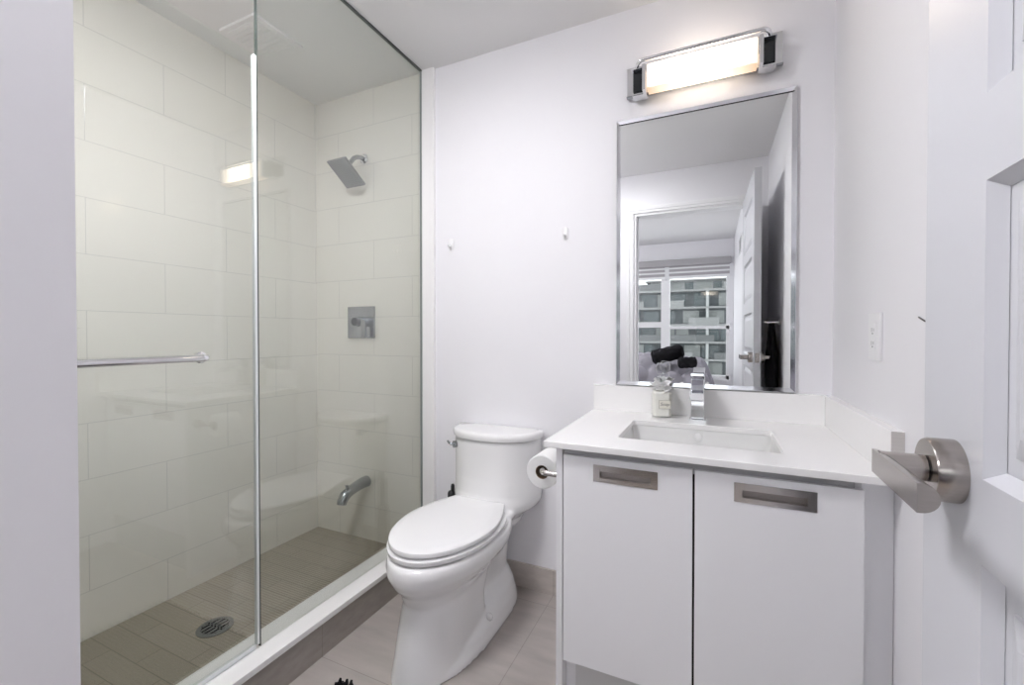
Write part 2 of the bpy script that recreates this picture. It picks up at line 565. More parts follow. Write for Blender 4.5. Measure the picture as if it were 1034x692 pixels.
Yg = 0.917
gp = thing('fixed_glass_panel', 'fixed clear glass shower panel reaching the ceiling beside the toilet', 'glass panel', (GX, 1.35, .138))
MB().box(GX - .005, GX + .005, Yg, D - .022, .140, H - .006).build('glass_pane', M['glass'], gp)
b = MB().box(GX - .006, GX + .006, Yg, D - .020, H - .007, H - .001)
b.build('gasket', M['gasket'], gp)
MB().box(GX - .0055, GX + .0055, D - .0240, D - .0205, .139, H - .007).build('wall_seal', M['sealgrey'], gp)
MB().box(GX - .0055, GX + .0055, Yg - .0012, Yg + .0012, .140, H - .007).build('glass_edge', M['gasket'], gp)

gd = thing('glass_shower_door', 'frameless glass shower door with a chrome towel bar', 'shower door', (GX, .63, .138))
MB().box(GX - .005, GX + .005, BY + .012, Yg - .012, .155, 2.012).build('glass_pane', M['glass'], gd)
MB().box(GX - .007, GX + .007, Yg - .012, Yg - .003, .150, 2.012, .002).build('edge_seal', M['seal'], gd)
MB().box(GX - .006, GX + .006, BY + .012, Yg - .014, .141, .155, .002).build('bottom_sweep', M['seal'], gd)
for zz in (.45, 1.80):
    MB().box(GX - .018, GX + .018, BY + .009, BY + .06, zz - .045, zz + .045, .004).build('hinge', M['chrome_dim'], gd)
tb = MB()
xb, zb = -1.262, 1.071
pts = [V(GX - .008, .742, zb)]
for k in range(9):
    a = PI / 2 * k / 8
    pts.append(V(xb - .03 + .03 * math.sin(a), .772 - .03 * (1 - math.sin(PI/2 - a)) - .0, zb))
arc = []
for k in range(9):
    a = PI / 2 * k / 8
    arc.append(V(xb - .02 + .02 * math.sin(a), .742 - .02 + .02 * math.cos(a), zb))
arc2 = [V(p.x, .44 - (p.y - .742) + .0, p.z) for p in reversed(arc)]
tb.tube([V(GX + .004, .742, zb)] + arc + arc2 + [V(GX + .004, .44, zb)], .0095, 16)
bar = tb.build('towel_bar', M['chrome'], gd, 50)
f = MB()
for yy in (.742, .44):
    f.lathe([(.0, 0), (.016, 0), (.016, .006), (.012, .009), (0, .009)], (GX + .005, yy, zb), 'X', 24)
f.build('rosette', M['chrome'], bar, 40)

# shower head
sh = thing('rain_shower', 'square chrome rain shower head on a short bent arm', 'shower head', (-1.694, D, 2.07))
MB().lathe([(0, 0), (.026, 0), (.026, -.006), (.018, -.014), (0, -.014)], (-1.694, D, 2.074), 'Y').build('flange', M['chrome'], sh, 40)
MB().tube([V(-1.694, D - .005, 2.074), V(-1.694, D - .03, 2.073), V(-1.694, D - .055, 2.066), V(-1.695, D - .075, 2.052), V(-1.696, D - .10, 2.020), V(-1.697, D - .112, 1.995)],
          [.0115] * 6, 14).build('arm', M['chrome_dim'], sh, 60)
nT = V(0, -.093, -.135).normalized()          # direction the nozzles face
uT = V(0, .135, -.093).normalized()
ctr = V(-1.697, 1.668, 1.955)
mt = Matrix((( 1, uT.x, nT.x, ctr.x), (0, uT.y, nT.y, ctr.y), (0, uT.z, nT.z, ctr.z), (0, 0, 0, 1)))
hd = MB().box(-.0625, .0625, -.082, .082, -.012, 0, .003, mtx=None)
bmesh.ops.transform(hd.bm, matrix=mt, verts=hd.bm.verts)
head = hd.build('head_plate', M['chrome_dim'], sh, 30)
fc = MB().box(-.060, .060, -.079, .079, -.0015, .0006)
for i in range(11):
    for j in range(14):
        q = MB()
        x = -.052 + .104 * i / 10
        y = -.070 + .140 * j / 13
        fc.box(x - .0026, x + .0026, y - .0026, y + .0026, -.001, .0022)
bmesh.ops.transform(fc.bm, matrix=mt, verts=fc.bm.verts)
fc.build('nozzle_grid', M['nozzle'], head)
bk = MB().lathe([(0, 0), (.022, 0), (.016, .018), (.013, .03), (0, .03)], (0, 0, 0), 'Z')
bmesh.ops.transform(bk.bm, matrix=mt @ Matrix.Rotation(PI, 4, 'X') @ Matrix.Translation((0, 0, .010)), verts=bk.bm.verts)
bk.build('ball_joint', M['chrome_dim'], sh, 40)

# valve
vv = thing('shower_valve', 'square chrome shower valve plate with a lever handle', 'shower valve', (-1.717, D, 1.20))
MB().box(-1.810, -1.622, D - .008, D, 1.116, 1.286, .003).build('escutcheon', M['chrome_dim'], vv)
hb = MB().tube([V(-1.690, D - .006, 1.203), V(-1.690, D - .075, 1.203)], .027, 24).build('handle_hub', M['chrome_dim'], vv, 40)
MB().tube([V(-1.690, D - .072, 1.203), V(-1.690, D - .082, 1.203)], .021, 24).build('hub_cap', M['chrome_dark'], hb, 40)
MB().box(-1.672, -1.655, D - .068, D - .028, 1.12, 1.215, .003).build('lever', M['chrome_dim'], vv)

# tub spout
sp = thing('bath_spout', 'chrome tub spout with a diverter knob low on the tiled wall', 'spout', (-1.685, D, .34))
path = [V(-1.685, D, .345), V(-1.685, D - .03, .346), V(-1.685, D - .08, .340), V(-1.685, D - .12, .331), V(-1.685, D - .155, .318), V(-1.685, D - .172, .296), V(-1.685, D - .176, .280)]
MB().tube(path, [.030, .029, .027, .026, .027, .025, .023], 20).build('spout_body', M['chrome_dim'], sp, 60)
MB().tube([V(-1.685, D - .142, .345), V(-1.685, D - .142, .358), V(-1.685, D - .142, .366)], [.006, .006, .010], 14).build('diverter_knob', M['chrome_dim'], sp, 40)

# drain
dr = thing('shower_drain', 'round metal drain grate in the shower floor', 'drain', (-1.696, 1.011, .031))
b = MB().lathe([(.060, 0), (.060, .003), (.055, .0045), (.044, .0045), (.044, 0)], (-1.696, 1.011, .031), 'Z', 40)
for k in range(-2, 3):
    xx = -1.696 + k * .0185
    hl = math.sqrt(max(.045 ** 2 - (k * .0185) ** 2, 1e-5))
    b.box(xx - .0045, xx + .0045, 1.011 - hl, 1.011 + hl, .0325, .0355)
b.box(-1.74, -1.652, 1.008, 1.014, .0325, .0355)
b.build('grate', M['chrome_dim'], dr, 40)
MB().lathe([(0, 0), (.0445, 0), (.0445, .0012), (0, .0012)], (-1.696, 1.011, .0311), 'Z', 32).build('drain_hole', M['dark'], dr)

# ================================================================== TOILET
TX = -0.885
toi = thing('toilet', 'white one-piece toilet with closed lid between the shower and the vanity', 'toilet', (TX, 1.45, 0))
b = MB()
# front pedestal column and bowl
b.loft([egg(TX, 1.34, 1.085, 1.47, .120, .0, 2.3, 8), egg(TX, 1.34, 1.100, 1.47, .113, .06, 2.3, 8), egg(TX, 1.34, 1.125, 1.47, .108, .16, 2.3, 7),
        egg(TX, 1.36, 1.145, 1.52, .108, .235, 2.2, 6), egg(TX, 1.40, 1.130, 1.63, .130, .275, 2.1, 3), egg(TX, 1.40, 1.100, 1.64, .160, .308, 2.0, 3),
        egg(TX, 1.40, 1.086, 1.65, .178, .335, 2.0, 3.0), egg(TX, 1.40, 1.083, 1.66, .184, .362, 2.0, 3.0), egg(TX, 1.40, 1.088, 1.66, .182, .384, 2.0, 3.0),
        egg(TX, 1.40, 1.100, 1.65, .172, .392, 2.0, 3.0)])
# trapway body behind the pedestal
b.loft([egg(TX, 1.60, 1.35, 1.765, .072, .0, 3, 4), egg(TX, 1.60, 1.35, 1.765, .074, .15, 3, 4), egg(TX, 1.60, 1.35, 1.765, .090, .30, 3, 4), egg(TX, 1.62, 1.38, 1.765, .120, .38, 3, 4)])
# foot flange with the bolts
b.loft([egg(TX, 1.46, 1.12, 1.755, .152, .0, 2.4, 4), egg(TX, 1.46, 1.13, 1.755, .150, .02, 2.4, 4), egg(TX, 1.48, 1.20, 1.755, .140, .050, 2.4, 4), egg(TX, 1.56, 1.36, 1.755, .118, .085, 2.4, 4), egg(TX, 1.62, 1.45, 1.755, .085, .12, 2.4, 4)])
# tank, flaring out of the body
def tank(z, hw, yf, pf=2.25):
    return egg(TX + .010, 1.772, yf, 1.784, hw, z, pf, 7)
b.loft([tank(.30, .10, 1.64), tank(.345, .125, 1.60), tank(.375, .160, 1.585), tank(.395, .188, 1.578), tank(.42, .202, 1.586), tank(.45, .205, 1.600), tank(.52, .204, 1.606),
        tank(.60, .203, 1.604), tank(.676, .203, 1.600), tank(.684, .198, 1.606)])
# hinge deck
b.loft([egg(TX, 1.60, 1.52, 1.70, .125, .34, 3, 3), egg(TX, 1.60, 1.50, 1.70, .150, .385, 3, 3), egg(TX, 1.60, 1.51, 1.70, .150, .403, 3, 3), egg(TX, 1.60, 1.52, 1.69, .14, .408, 3, 3)])
body = b.build('bowl_and_tank', M['porcelain'], toi, 180)
rm = body.modifiers.new('r', 'REMESH')
rm.mode = 'VOXEL'
rm.voxel_size = 0.0055
rm.use_smooth_shade = True
smo = body.modifiers.new('s', 'SMOOTH')
smo.factor = 0.5
smo.iterations = 9
apply_mods(body)
for p in body.data.polygons:
    p.use_smooth = True
# seat and lid
def ringshell(rings_fn, name, m, par):
    pass
def seat_out(z, g=0.0):
    return egg(TX - .006, 1.385, 1.102 + g, 1.622 - g, .185 - g, z, 2.0, 2.7, 64)
def lid_out(z, g=0.0):
    pts = []
    n = 44
    cxl, ym = TX - .006, 1.385
    for k in range(n + 1):                       # rounded front half
        a = PI + PI * k / n
        pts.append(V(cxl + (.182 - g) * math.cos(a), ym + (.276 - g) * math.sin(a), z))
    yb, wb = 1.615 - g, .122 - g
    for k in range(1, 13):                       # sides tapering to the hinge
        t_ = k / 13
        pts.append(V(cxl + (.182 - g) + (wb - .182 + g) * (t_ ** 1.75), ym + (yb - .014 - ym) * t_, z))
    for k in range(6):
        a = PI / 2 * k / 5
        pts.append(V(cxl + wb - .014 + .014 * math.cos(a), yb - .014 + .014 * math.sin(a), z))
    m_ = [V(2 * cxl - p.x, p.y, p.z) for p in reversed(pts[n + 1:])]
    return pts + m_
MB().loft([seat_out(.392, .085), seat_out(.3990, .075), seat_out(.3995, .002), seat_out(.407, .0), seat_out(.413, .0), seat_out(.416, .005)]).build('seat', M['seatplastic'], toi, 40)
MB().loft([lid_out(.4155, .075), lid_out(.4225, .065), lid_out(.4238, .001), lid_out(.431, .0), lid_out(.4375, .002), lid_out(.4415, .010), lid_out(.444, .03), lid_out(.4455, .09)]).build('seat_lid', M['seatplastic'], toi, 45)
for sx in (-1, 1):
    MB().lathe([(0, 0), (.014, 0), (.014, .018), (.011, .022), (0, .022)], (TX - .008 + sx * .07, 1.632, .4), 'Z', 20).build('hinge_cap', M['seatplastic'], toi, 40)
MB().loft([tank(.687, .204, 1.600), tank(.689, .209, 1.592), tank(.700, .212, 1.588), tank(.711, .211, 1.589), tank(.717, .206, 1.596), tank(.7185, .19, 1.622)]).build('tank_lid', M['porcelain'], toi, 50)
lv = MB().tube([V(-1.022, 1.660, .648), V(-1.040, 1.640, .648)], .0150, 20)
lv.tube([V(-1.036, 1.642, .650), V(-1.046, 1.632, .651), V(-1.058, 1.636, .654), V(-1.076, 1.652, .656)], [.006, .006, .0055, .0048], 12)
lv.build('flush_lever', M['chrome_dim'], toi, 50)
for sx in (-1, 1):
    MB().sphere((TX + sx * .124, 1.447, .066), .016, 16, (1, 1, .9)).build('bolt_cap', M['porcelain'], toi, 180)

# toilet brush behind the toilet
br = thing('toilet_brush', 'black toilet brush standing behind the toilet by the shower jamb', 'toilet brush', (-1.102, 1.725, 0))
MB().lathe([(0, 0), (.040, 0), (.040, .01), (.032, .02), (.030, .26), (.026, .27), (0, .27)], (-1.102, 1.725, 0), 'Z').build('holder', M['black'], br, 40)
MB().lathe([(0, .27), (.018, .27), (.018, .392), (.015, .400), (.010, .404), (0, .404)], (-1.104, 1.725, 0), 'Z', 20).build('collar', M['black'], br, 40)
MB().lathe([(0, .40), (.009, .40), (.009, .428), (.006, .436), (0, .438)], (-1.097, 1.725, 0), 'Z', 20).build('handle', M['black'], br, 40)

# ================================================================== VANITY
CZ = .827
va = thing('vanity_cabinet', 'white two-door vanity cabinet with recessed nickel pulls', 'cabinet', (-.05, 1.5, 0))
b = MB()
b.box(-.409, -.391, 1.20, D - .012, 0, .808)                 # left side panel
b.build('side_panel', M['lacquer'], va)
b = MB()
b.box(-.391, .311, 1.235, 1.25, .19, .775).box(.296, .311, 1.222, D - .012, .12, .808).box(-.391, .296, D - .03, D - .012, .12, .808).box(-.391, .296, 1.25, D - .03, .19, .205)
b.build('carcass', M['panelgrey'], va)
MB().box(-.389, .296, 1.212, 1.233, .775, .808).build('rail_channel', M['alu'], va)
b = MB().box(-.360, .312, 1.236, 1.25, 0, .186)
b.build('base_panel', M['panelgrey'], va)
MB().box(-.390, -.361, 1.242, 1.26, 0, .186).build('base_stile', M['lacquer'], va)
MB().box(.3135, XR - .001, 1.236, 1.25, 0, .808).build('filler_panel', M['lacquer'], va)
def cab_door(x0, x1, hx0, hx1):
    # front with a real rectangular opening for the recessed pull
    z0, z1 = .190, .7885
    y0, y1 = 1.20, 1.219
    hz0, hz1 = .724, .771
    d = MB()
    d.box(x0, x1, y0, y1, z0, hz0).box(x0, x1, y0, y1, hz1, z1).box(x0, hx0, y0, y1, hz0, hz1).box(hx1, x1, y0, y1, hz0, hz1)
    bmesh.ops.remove_doubles(d.bm, verts=d.bm.verts, dist=1e-5)
    do = d.build('door', M['lacquer'], va)
    h = MB()
    t = .0115
    fy0, fy1 = 1.1985, 1.2005
    h.box(hx0, hx1, fy0, fy1, hz1 - t, hz1).box(hx0, hx1, fy0, fy1, hz0, hz0 + t)
    h.box(hx0, hx0 + .018, fy0, fy1, hz0 + t, hz1 - t).box(hx1 - .018, hx1, fy0, fy1, hz0 + t, hz1 - t)
    ix0, ix1, iz0, iz1 = hx0 + .018, hx1 - .018, hz0 + t, hz1 - t
    rc_ = MB().box(ix0 - .001, ix1 + .001, 1.2145, 1.216, iz0 - .001, iz1 + .001)
    rc_.box(ix0 - .001, ix1 + .001, 1.2005, 1.2145, iz1, iz1 + .001).box(ix0 - .001, ix1 + .001, 1.2005, 1.2145, iz0 - .001, iz0)
    rc_.box(ix0 - .001, ix0, 1.2005, 1.2145, iz0, iz1).box(ix1, ix1 + .001, 1.2005, 1.2145, iz0, iz1)
    # lip rolled behind the top edge
    h.box(ix0, ix1, 1.2005, 1.205, iz1 - .006, iz1)
    ho = h.build('handle', M['nickel'], do)
    ho['label'] = 'recessed brushed nickel pull'
    rc_.build('recess', M['nickel_shaded'], ho)
MB().box(-.0435, -.0360, 1.2195, 1.2345, .19, .775).build('gap_shade', M['dark'], va)  # black strip put in as the shade between the two doors
cab_door(-.3875, -.0425, -.2995, -.1275)
cab_door(-.0370, .3110, .0525, .2235)

# countertop with the sink cut-out
SX0, SX1, SY0, SY1 = -.2545, .1745, 1.313, 1.61
ct = MB()
outer = [V(-.442, 1.181, CZ), V(XR, 1.181, CZ), V(XR, D, CZ), V(-.442, D, CZ)]
inner = rrect((SX0 + SX1) / 2, (SY0 + SY1) / 2, (SX1 - SX0) / 2, (SY1 - SY0) / 2, .018, CZ)
vo = [ct.bm.verts.new(p) for p in outer]
vi = [ct.bm.verts.new(p) for p in inner]
eds = [ct.bm.edges.new((vo[i], vo[(i + 1) % 4])) for i in range(4)] + [ct.bm.edges.new((vi[i], vi[(i + 1) % len(vi)])) for i in range(len(vi))]
bmesh.ops.triangle_fill(ct.bm, use_beauty=True, use_dissolve=False, edges=eds)
ex = bmesh.ops.extrude_face_region(ct.bm, geom=list(ct.bm.faces))
bmesh.ops.translate(ct.bm, vec=(0, 0, -.018), verts=[e for e in ex['geom'] if isinstance(e, bmesh.types.BMVert)])
cto = ct.build('countertop', M['quartz'], base=(-.03, 1.5, CZ - .018))
bm_ = cto.modifiers.new('b', 'BEVEL')
bm_.width = .002
bm_.segments = 2
bm_.limit_method = 'ANGLE'
bm_.angle_limit = math.radians(60)
tag(cto, 'white quartz countertop slab on the vanity with a sink cut-out', 'countertop')
tag(MB().box(-.442, XR - .0245, D - .024, D, CZ, .929, .0015).build('backsplash', M['quartz']), 'long white quartz backsplash strip under the mirror', 'backsplash')
ss = MB().box(XR - .024, XR, 1.182, D, CZ, .929, .0015).build('side_splash', M['quartz'])
tag(ss, 'short white quartz splash strip along the right wall', 'backsplash')
MB().box(XR - .0235, XR - .0005, 1.1812, 1.1825, CZ + .0015, .928).build('cut_end', M['quartz_edge'], ss)

# sink
cx, cy = (SX0 + SX1) / 2, (SY0 + SY1) / 2
hw, hd_ = (SX1 - SX0) / 2 + .004, (SY1 - SY0) / 2 + .004
sk = thing('sink', 'rectangular white undermount sink basin in the vanity top', 'sink', (cx, cy, .69))
b = MB()
rings = [rrect(cx, cy, hw + .018, hd_ + .018, .030, .8085), rrect(cx, cy, hw, hd_, .022, .8085), rrect(cx, cy, hw - .004, hd_ - .003, .022, .79), rrect(cx, cy, hw - .016, hd_ - .012, .028, .72),
         rrect(cx, cy, hw - .030, hd_ - .026, .034, .700), rrect(cx, cy, hw - .06, hd_ - .056, .034, .693), rrect(cx, cy, .03, .03, .0299, .690)]
rings2 = [rrect(cx, cy, hw + .018, hd_ + .018, .030, .802), rrect(cx, cy, hw + .012, hd_ + .012, .030, .79), rrect(cx, cy, hw - .006, hd_ - .004, .03, .71), rrect(cx, cy, hw - .03, hd_ - .03, .04, .685), rrect(cx, cy, .03, .03, .0299, .682)]
b.loft(list(reversed(rings)) + rings2)
b.build('basin', M['basin'], sk, 50)
MB().lathe([(0, .0), (.026, .0), (.026, .003), (.020, .0045), (0, .0045)], (cx, cy, .6905), 'Z', 28).build('drain_plug', M['chrome'], sk, 40)
MB().lathe([(.0, 0), (.013, 0), (.013, -.002), (.009, -.003), (0, -.003)], (cx, SY1 - .0025, .786), 'Y', 24).build('overflow_ring', M['porcelain'], sk, 40)

# faucet
fx, fy = -.044, 1.705
fa = thing('faucet', 'square chrome single-lever faucet behind the sink', 'faucet', (fx, fy, CZ))
MB().box(fx - .029, fx + .029, fy - .029, fy + .029, CZ, CZ + .006, .0015).build('base_plate', M['chrome'], fa)
MB().box(fx - .022, fx + .022, fy - .024, fy + .024, CZ + .006, CZ + .148, .003).build('column', M['chrome'], fa)
s_ = MB().box(-.0215, .0215, -.125, 0, -.0125, .0125, .002)
bmesh.ops.transform(s_.bm, matrix=Matrix.Translation((fx, fy - .02, CZ + .115)) @ Matrix.Rotation(math.radians(6), 4, 'X'), verts=s_.bm.verts)
s_.build('spout', M['chrome'], fa)
s_ = MB().box(-.0215, .0215, -.075, .028, 0, .010, .002)
bmesh.ops.transform(s_.bm, matrix=Matrix.Translation((fx, fy, CZ + .155)) @ Matrix.Rotation(math.radians(-7), 4, 'X'), verts=s_.bm.verts)
s_.box(fx - .015, fx + .015, fy - .015, fy + .015, CZ + .146, CZ + .158)
s_.build('lever', M['chrome'], fa)

# soap bottle
sx, sy = -.170, 1.715
so = thing('soap_bottle', 'square glass bottle of cream liquid soap with a white ribbon on its neck', 'soap bottle', (sx, sy, CZ))
rot = Matrix.Translation((sx, sy, 0)) @ Matrix.Rotation(math.radians(14), 4, 'Z')
def bring(h, hwx, hwy, ch):
    p = [(hwx - ch, -hwy), (hwx, -hwy + ch), (hwx, hwy - ch), (hwx - ch, hwy), (-hwx + ch, hwy), (-hwx, hwy - ch), (-hwx, -hwy + ch), (-hwx + ch, -hwy)]
    return [rot @ V(x, y, CZ + h) for x, y in p]
MB().loft([bring(.0, .034, .028, .010), bring(.003, .037, .030, .011), bring(.092, .037, .030, .011), bring(.108, .028, .024, .010), bring(.116, .015, .015, .006), bring(.132, .0145, .0145, .006)]).build('bottle_glass', M['clear'], so)
MB().loft([bring(.006, .032, .026, .010), bring(.090, .0335, .027, .010), bring(.098, .028, .022, .008)]).build('soap_fill', M['soap'], so)
MB().lathe([(0, .132), (.016, .132), (.017, .150), (.010, .154), (.010, .160), (.018, .163), (.020, .185), (.016, .200), (0, .203)], (sx, sy, CZ), 'Z', 10).build('stopper', M['clear'], so)
rb = MB()
for k in range(46):
    a = 2 * PI * k / 46 + random.uniform(-.15, .15)
    r0, r1 = .013, random.uniform(.026, .044)
    d = V(math.cos(a), math.sin(a), 0)
    t = V(-math.sin(a), math.cos(a), 0)
    z0 = CZ + .116
    z1 = CZ + random.uniform(.098, .138)
    p = [V(sx, sy, z0) + d * r0 - t * .004, V(sx, sy, z0 + .006) + d * r0 + t * .004, V(sx, sy, z1) + d * r1 + t * .012, V(sx, sy, z1 - .006) + d * r1 - t * .010]
    rb.prism(p, (0, 0, .0012))
rb.tube([V(sx + .0175 * math.cos(2 * PI * k / 18), sy + .0175 * math.sin(2 * PI * k / 18), CZ + .118) for k in range(19)], .004, 8)
rb.build('ribbon', M['tulle'], so)
lab = MB()
def onface(u, v_, off):
    return rot @ V(u, -.0303 - off, CZ + v_)
lab.prism([onface(-.013, .034, 0), onface(.028, .034, 0), onface(.028, .066, 0), onface(-.013, .066, 0)], rot.to_3x3() @ V(0, -.0004, 0))
labo = lab.build('label', M['labelpaper'], so)
ln = MB()
for u0, u1, v0, v1 in ((-.013, .028, .034, .0348), (-.013, .028, .0652, .066), (-.013, -.0122, .034, .066), (.0272, .028, .034, .066)):
    ln.prism([onface(u0, v0, .0004), onface(u1, v0, .0004), onface(u1, v1, .0004), onface(u0, v1, .0004)], rot.to_3x3() @ V(0, -.0002, 0))
ln.build('border', M['ink'], labo)
mx_t = Matrix.Translation(onface(.0075, .051, .0006)) @ rot.to_3x3().to_4x4() @ Matrix.Rotation(PI / 2, 4, 'X')
text_mesh('lettering', 'Soap', .017, mx_t, M['ink'], labo, shear=.3)

# toilet roll and its holder on the vanity's left side
RX, RZ = -.482, .709
tp = thing('toilet_roll_holder', 'brushed nickel toilet roll holder on the side of the vanity', 'toilet roll holder', (-.41, 1.255, RZ))
MB().lathe([(0, 0), (.020, 0), (.020, -.006), (.012, -.009), (0, -.009)], (-.4095, 1.245, RZ + .003), 'X', 24).build('wall_plate', M['nickel'], tp, 40)
arm = [V(-.412, 1.245, RZ + .003), V(-.455, 1.245, RZ + .003)]
for k in range(1, 7):
    a = PI / 2 * k / 6
    arm.append(V(-.455 - .022 * math.sin(a), 1.267 - .022 * math.cos(a), RZ + .003))
arm += [V(-.477, 1.33, RZ + .003), V(-.477, 1.385, RZ + .003)]
MB().tube(arm, .0085, 14).build('arm', M['nickel'], tp, 50)
tr = thing('toilet_roll', 'white toilet paper roll hanging beside the vanity', 'toilet roll', (RX, 1.33, RZ - .053))
prof = [(.0215, 0), (.050, 0), (.053, .003), (.053, .102), (.050, .105), (.0215, .105), (.0215, 0)]
b = MB()
b.lathe(prof[:-1], (RX, 1.275, RZ - .006), 'Y', 40)
b.bm.faces.ensure_lookup_table()
caps = [f for f in b.bm.faces if len(f.verts) == 40]
bmesh.ops.delete(b.bm, geom=caps, context='FACES')
b.build('paper', M['paper'], tr, 40)
b = MB().lathe([(.0205, .001), (.0218, .001), (.0218, .104), (.0205, .104)], (RX, 1.275, RZ - .006), 'Y', 32)
caps = [f for f in b.bm.faces if len(f.verts) == 32]
bmesh.ops.delete(b.bm, geom=caps, context='FACES')
b.build('core', M['cardboard'], tr, 40)

# ================================================================== MIRROR AND LAMP
ML, MR_, MZ0, MZ1 = -.354, .268, .931, 1.998
mi = thing('wall_mirror', 'tall rectangular mirror with a slim chrome edge above the sink', 'mirror', ((ML + MR_) / 2, D, MZ0))
fr = MB()
t = .017
def mring(off, y):
    return [V(ML + off, y, MZ0 + off), V(MR_ - off, y, MZ0 + off), V(MR_ - off, y, MZ1 - off), V(ML + off, y, MZ1 - off)]
R = [mring(0, D - .001), mring(0, D - .009), mring(.003, D - .0125), mring(t, MY - .0005), mring(t, D - .001)]
vs = [[fr.bm.verts.new(p) for p in r] for r in R]
for a, c in zip(vs, vs[1:] + vs[:1]):
    for i in range(4):
        fr.bm.faces.new((a[i], a[(i + 1) % 4], c[(i + 1) % 4], c[i]))
fr.build('mirror_frame', M['mirror_bevel'], mi)
MB().box(ML + t, MR_ - t, MY, D - .001, MZ0 + t, MZ1 - t).build('mirror_glass', M['mirror'], mi)
MB().box(ML + .004, MR_ - .004, MY - .0015, MY - .0002, MZ1 - t - .0035, MZ1 - t).build('top_shadow_line', M['dark'], mi)  # dark strip put in as the shadow line under the top frame

LX, = (-.0445,)
la = thing('vanity_light', 'chrome wall lamp with a glowing frosted glass bar above the mirror', 'wall lamp', (LX, D, 2.075))
MB().box(-.311, .222, D - .014, D, 2.075, 2.196, .002).build('back_plate', M['chrome'], la)
MB().box(-.311, .222, 1.766, D - .013, 2.0735, 2.0785, .001).build('lower_lip', M['chrome_dim'], la)
sh_ = MB()
prof = [(1.700, 2.150), (1.704, 2.067), (1.757, 2.067), (1.757, 2.150)]
sh_.prism([V(-.226, y, z) for y, z in prof], (.366, 0, 0))
bmesh.ops.bevel(sh_.bm, geom=list(sh_.bm.edges), offset=.003, segments=2, affect='EDGES')
sh_o = sh_.build('glass_shade', M['shade'], la, 30)
# re-centre the shade's own axes so that its glow is symmetric
off = Vector((-.043, 1.73, 2.105)) - wloc(la)
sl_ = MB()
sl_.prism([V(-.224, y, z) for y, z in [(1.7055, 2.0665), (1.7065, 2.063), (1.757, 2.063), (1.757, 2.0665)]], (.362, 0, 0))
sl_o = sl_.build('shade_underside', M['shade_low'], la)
for q in (sh_o, sl_o):
    q.location = off
    q.data.transform(Matrix.Translation(-off))
for sgn, x0 in ((-1, -.236), (1, .150)):
    MB().box(x0 - .006, x0 + .006, 1.698, D - .014, 2.057, 2.152, .001).build('end_cap', M['chrome'], la)
    xx = x0 + sgn * .026
    bo = MB().box(xx - .022, xx + .022, 1.712, D - .014, 2.146, 2.154, .002).build('bracket', M['chrome'], la)
    MB().box(xx - .022, xx + .022, 1.735, D - .014, 2.060, 2.068, .002).build('bracket', M['chrome'], la)
    MB().box(xx - .018, xx + .018, 1.728, D - .016, 2.068, 2.146, .004).build('bracket_reflection', M['chrome_dark'], bo)  # dark reflection in the chrome bracket, put into this part's colour
# chrome rail bowed over the top front of the shade
rp = []
zt = 2.166
rp += [V(-.262, D - .014, zt - .012), V(-.262, 1.715, zt - .012)]
for k in range(7):
    a = PI / 2 * k / 6
    rp.append(V(-.262 + .02 * (1 - math.cos(a)), 1.715 - .022 * math.sin(a), zt - .012 + .010 * k / 6))
rp += [V(.155, 1.693, zt - .002)]
for k in range(1, 7):
    a = PI / 2 * k / 6
    rp.append(V(.155 + .02 * math.sin(a), 1.693 + .022 * (1 - math.cos(a)), zt - .002 - .010 * k / 6))
rp += [V(.175, D - .014, zt - .012)]
MB().tube(rp, .0075, 14).build('front_rail', M['chrome'], la, 50)

# ================================================================== WALL BITS
for i, (hx, hz, lb) in enumerate(((-1.146, 1.572, 'small white adhesive hook on the back wall nearer the shower glass'),
                                  (-.571, 1.569, 'small white adhesive hook on the back wall nearer the mirror'))):
    hk = thing('adhesive_hook', lb, 'hook', (hx, D, hz), 'white adhesive hooks on the back wall')
    MB().loft([rrect(hx, hz, .015, .026, .013, 0), rrect(hx, hz, .015, .026, .013, 1), rrect(hx, hz, .011, .022, .010, 2)]).bm.free()
    p = MB()
    rg = []
    for yy, q in ((0, 0), (.004, 0), (.006, .003)):
        rg.append([V(v.x, D - yy, v.y) for v in rrect(hx, hz, .014 - q, .027 - q, .012 - q, 0)])
    p.loft(rg).build('hook_plate', M['plate'], hk, 40)
    MB().tube([V(hx, D - .004, hz - .004), V(hx, D - .014, hz - .014), V(hx, D - .023, hz - .016), V(hx, D - .027, hz - .006)], [.005, .005, .0045, .004], 10).build('hook_prong', M['plate'], hk, 60)

ou = thing('wall_outlet', 'white double socket plate on the right wall above the side splash', 'outlet', (XR, 1.36, 1.072))
MB().box(XR - .007, XR, 1.319, 1.401, 1.072, 1.189, .002).build('cover_plate', M['plate'], ou)
rc = MB().box(XR - .009, XR - .006, 1.343, 1.377, 1.096, 1.165, .002).build('receptacle', M['plate'], ou)
sl = MB()
for zz in (1.147, 1.114):
    sl.box(XR - .0093, XR - .0088, 1.352, 1.3535, zz - .004, zz + .004).box(XR - .0093, XR - .0088, 1.366, 1.3675, zz - .005, zz + .005)
    sl.box(XR - .0093, XR - .0088, 1.358, 1.362, zz - .011, zz - .007)
sl.build('slots', M['dark'], rc)

nl = MB().tube([V(XR + .002, 1.130, 1.1715), V(XR - .001, 1.115, 1.1685), V(XR - .003, 1.085, 1.161), V(XR - .004, 1.070, 1.158)], [.0012, .0016, .0016, .0008], 8)
tag(nl.build('wall_nail', M['black'], None, 60), 'thin dark nail on the right wall beside the door edge', 'nail')

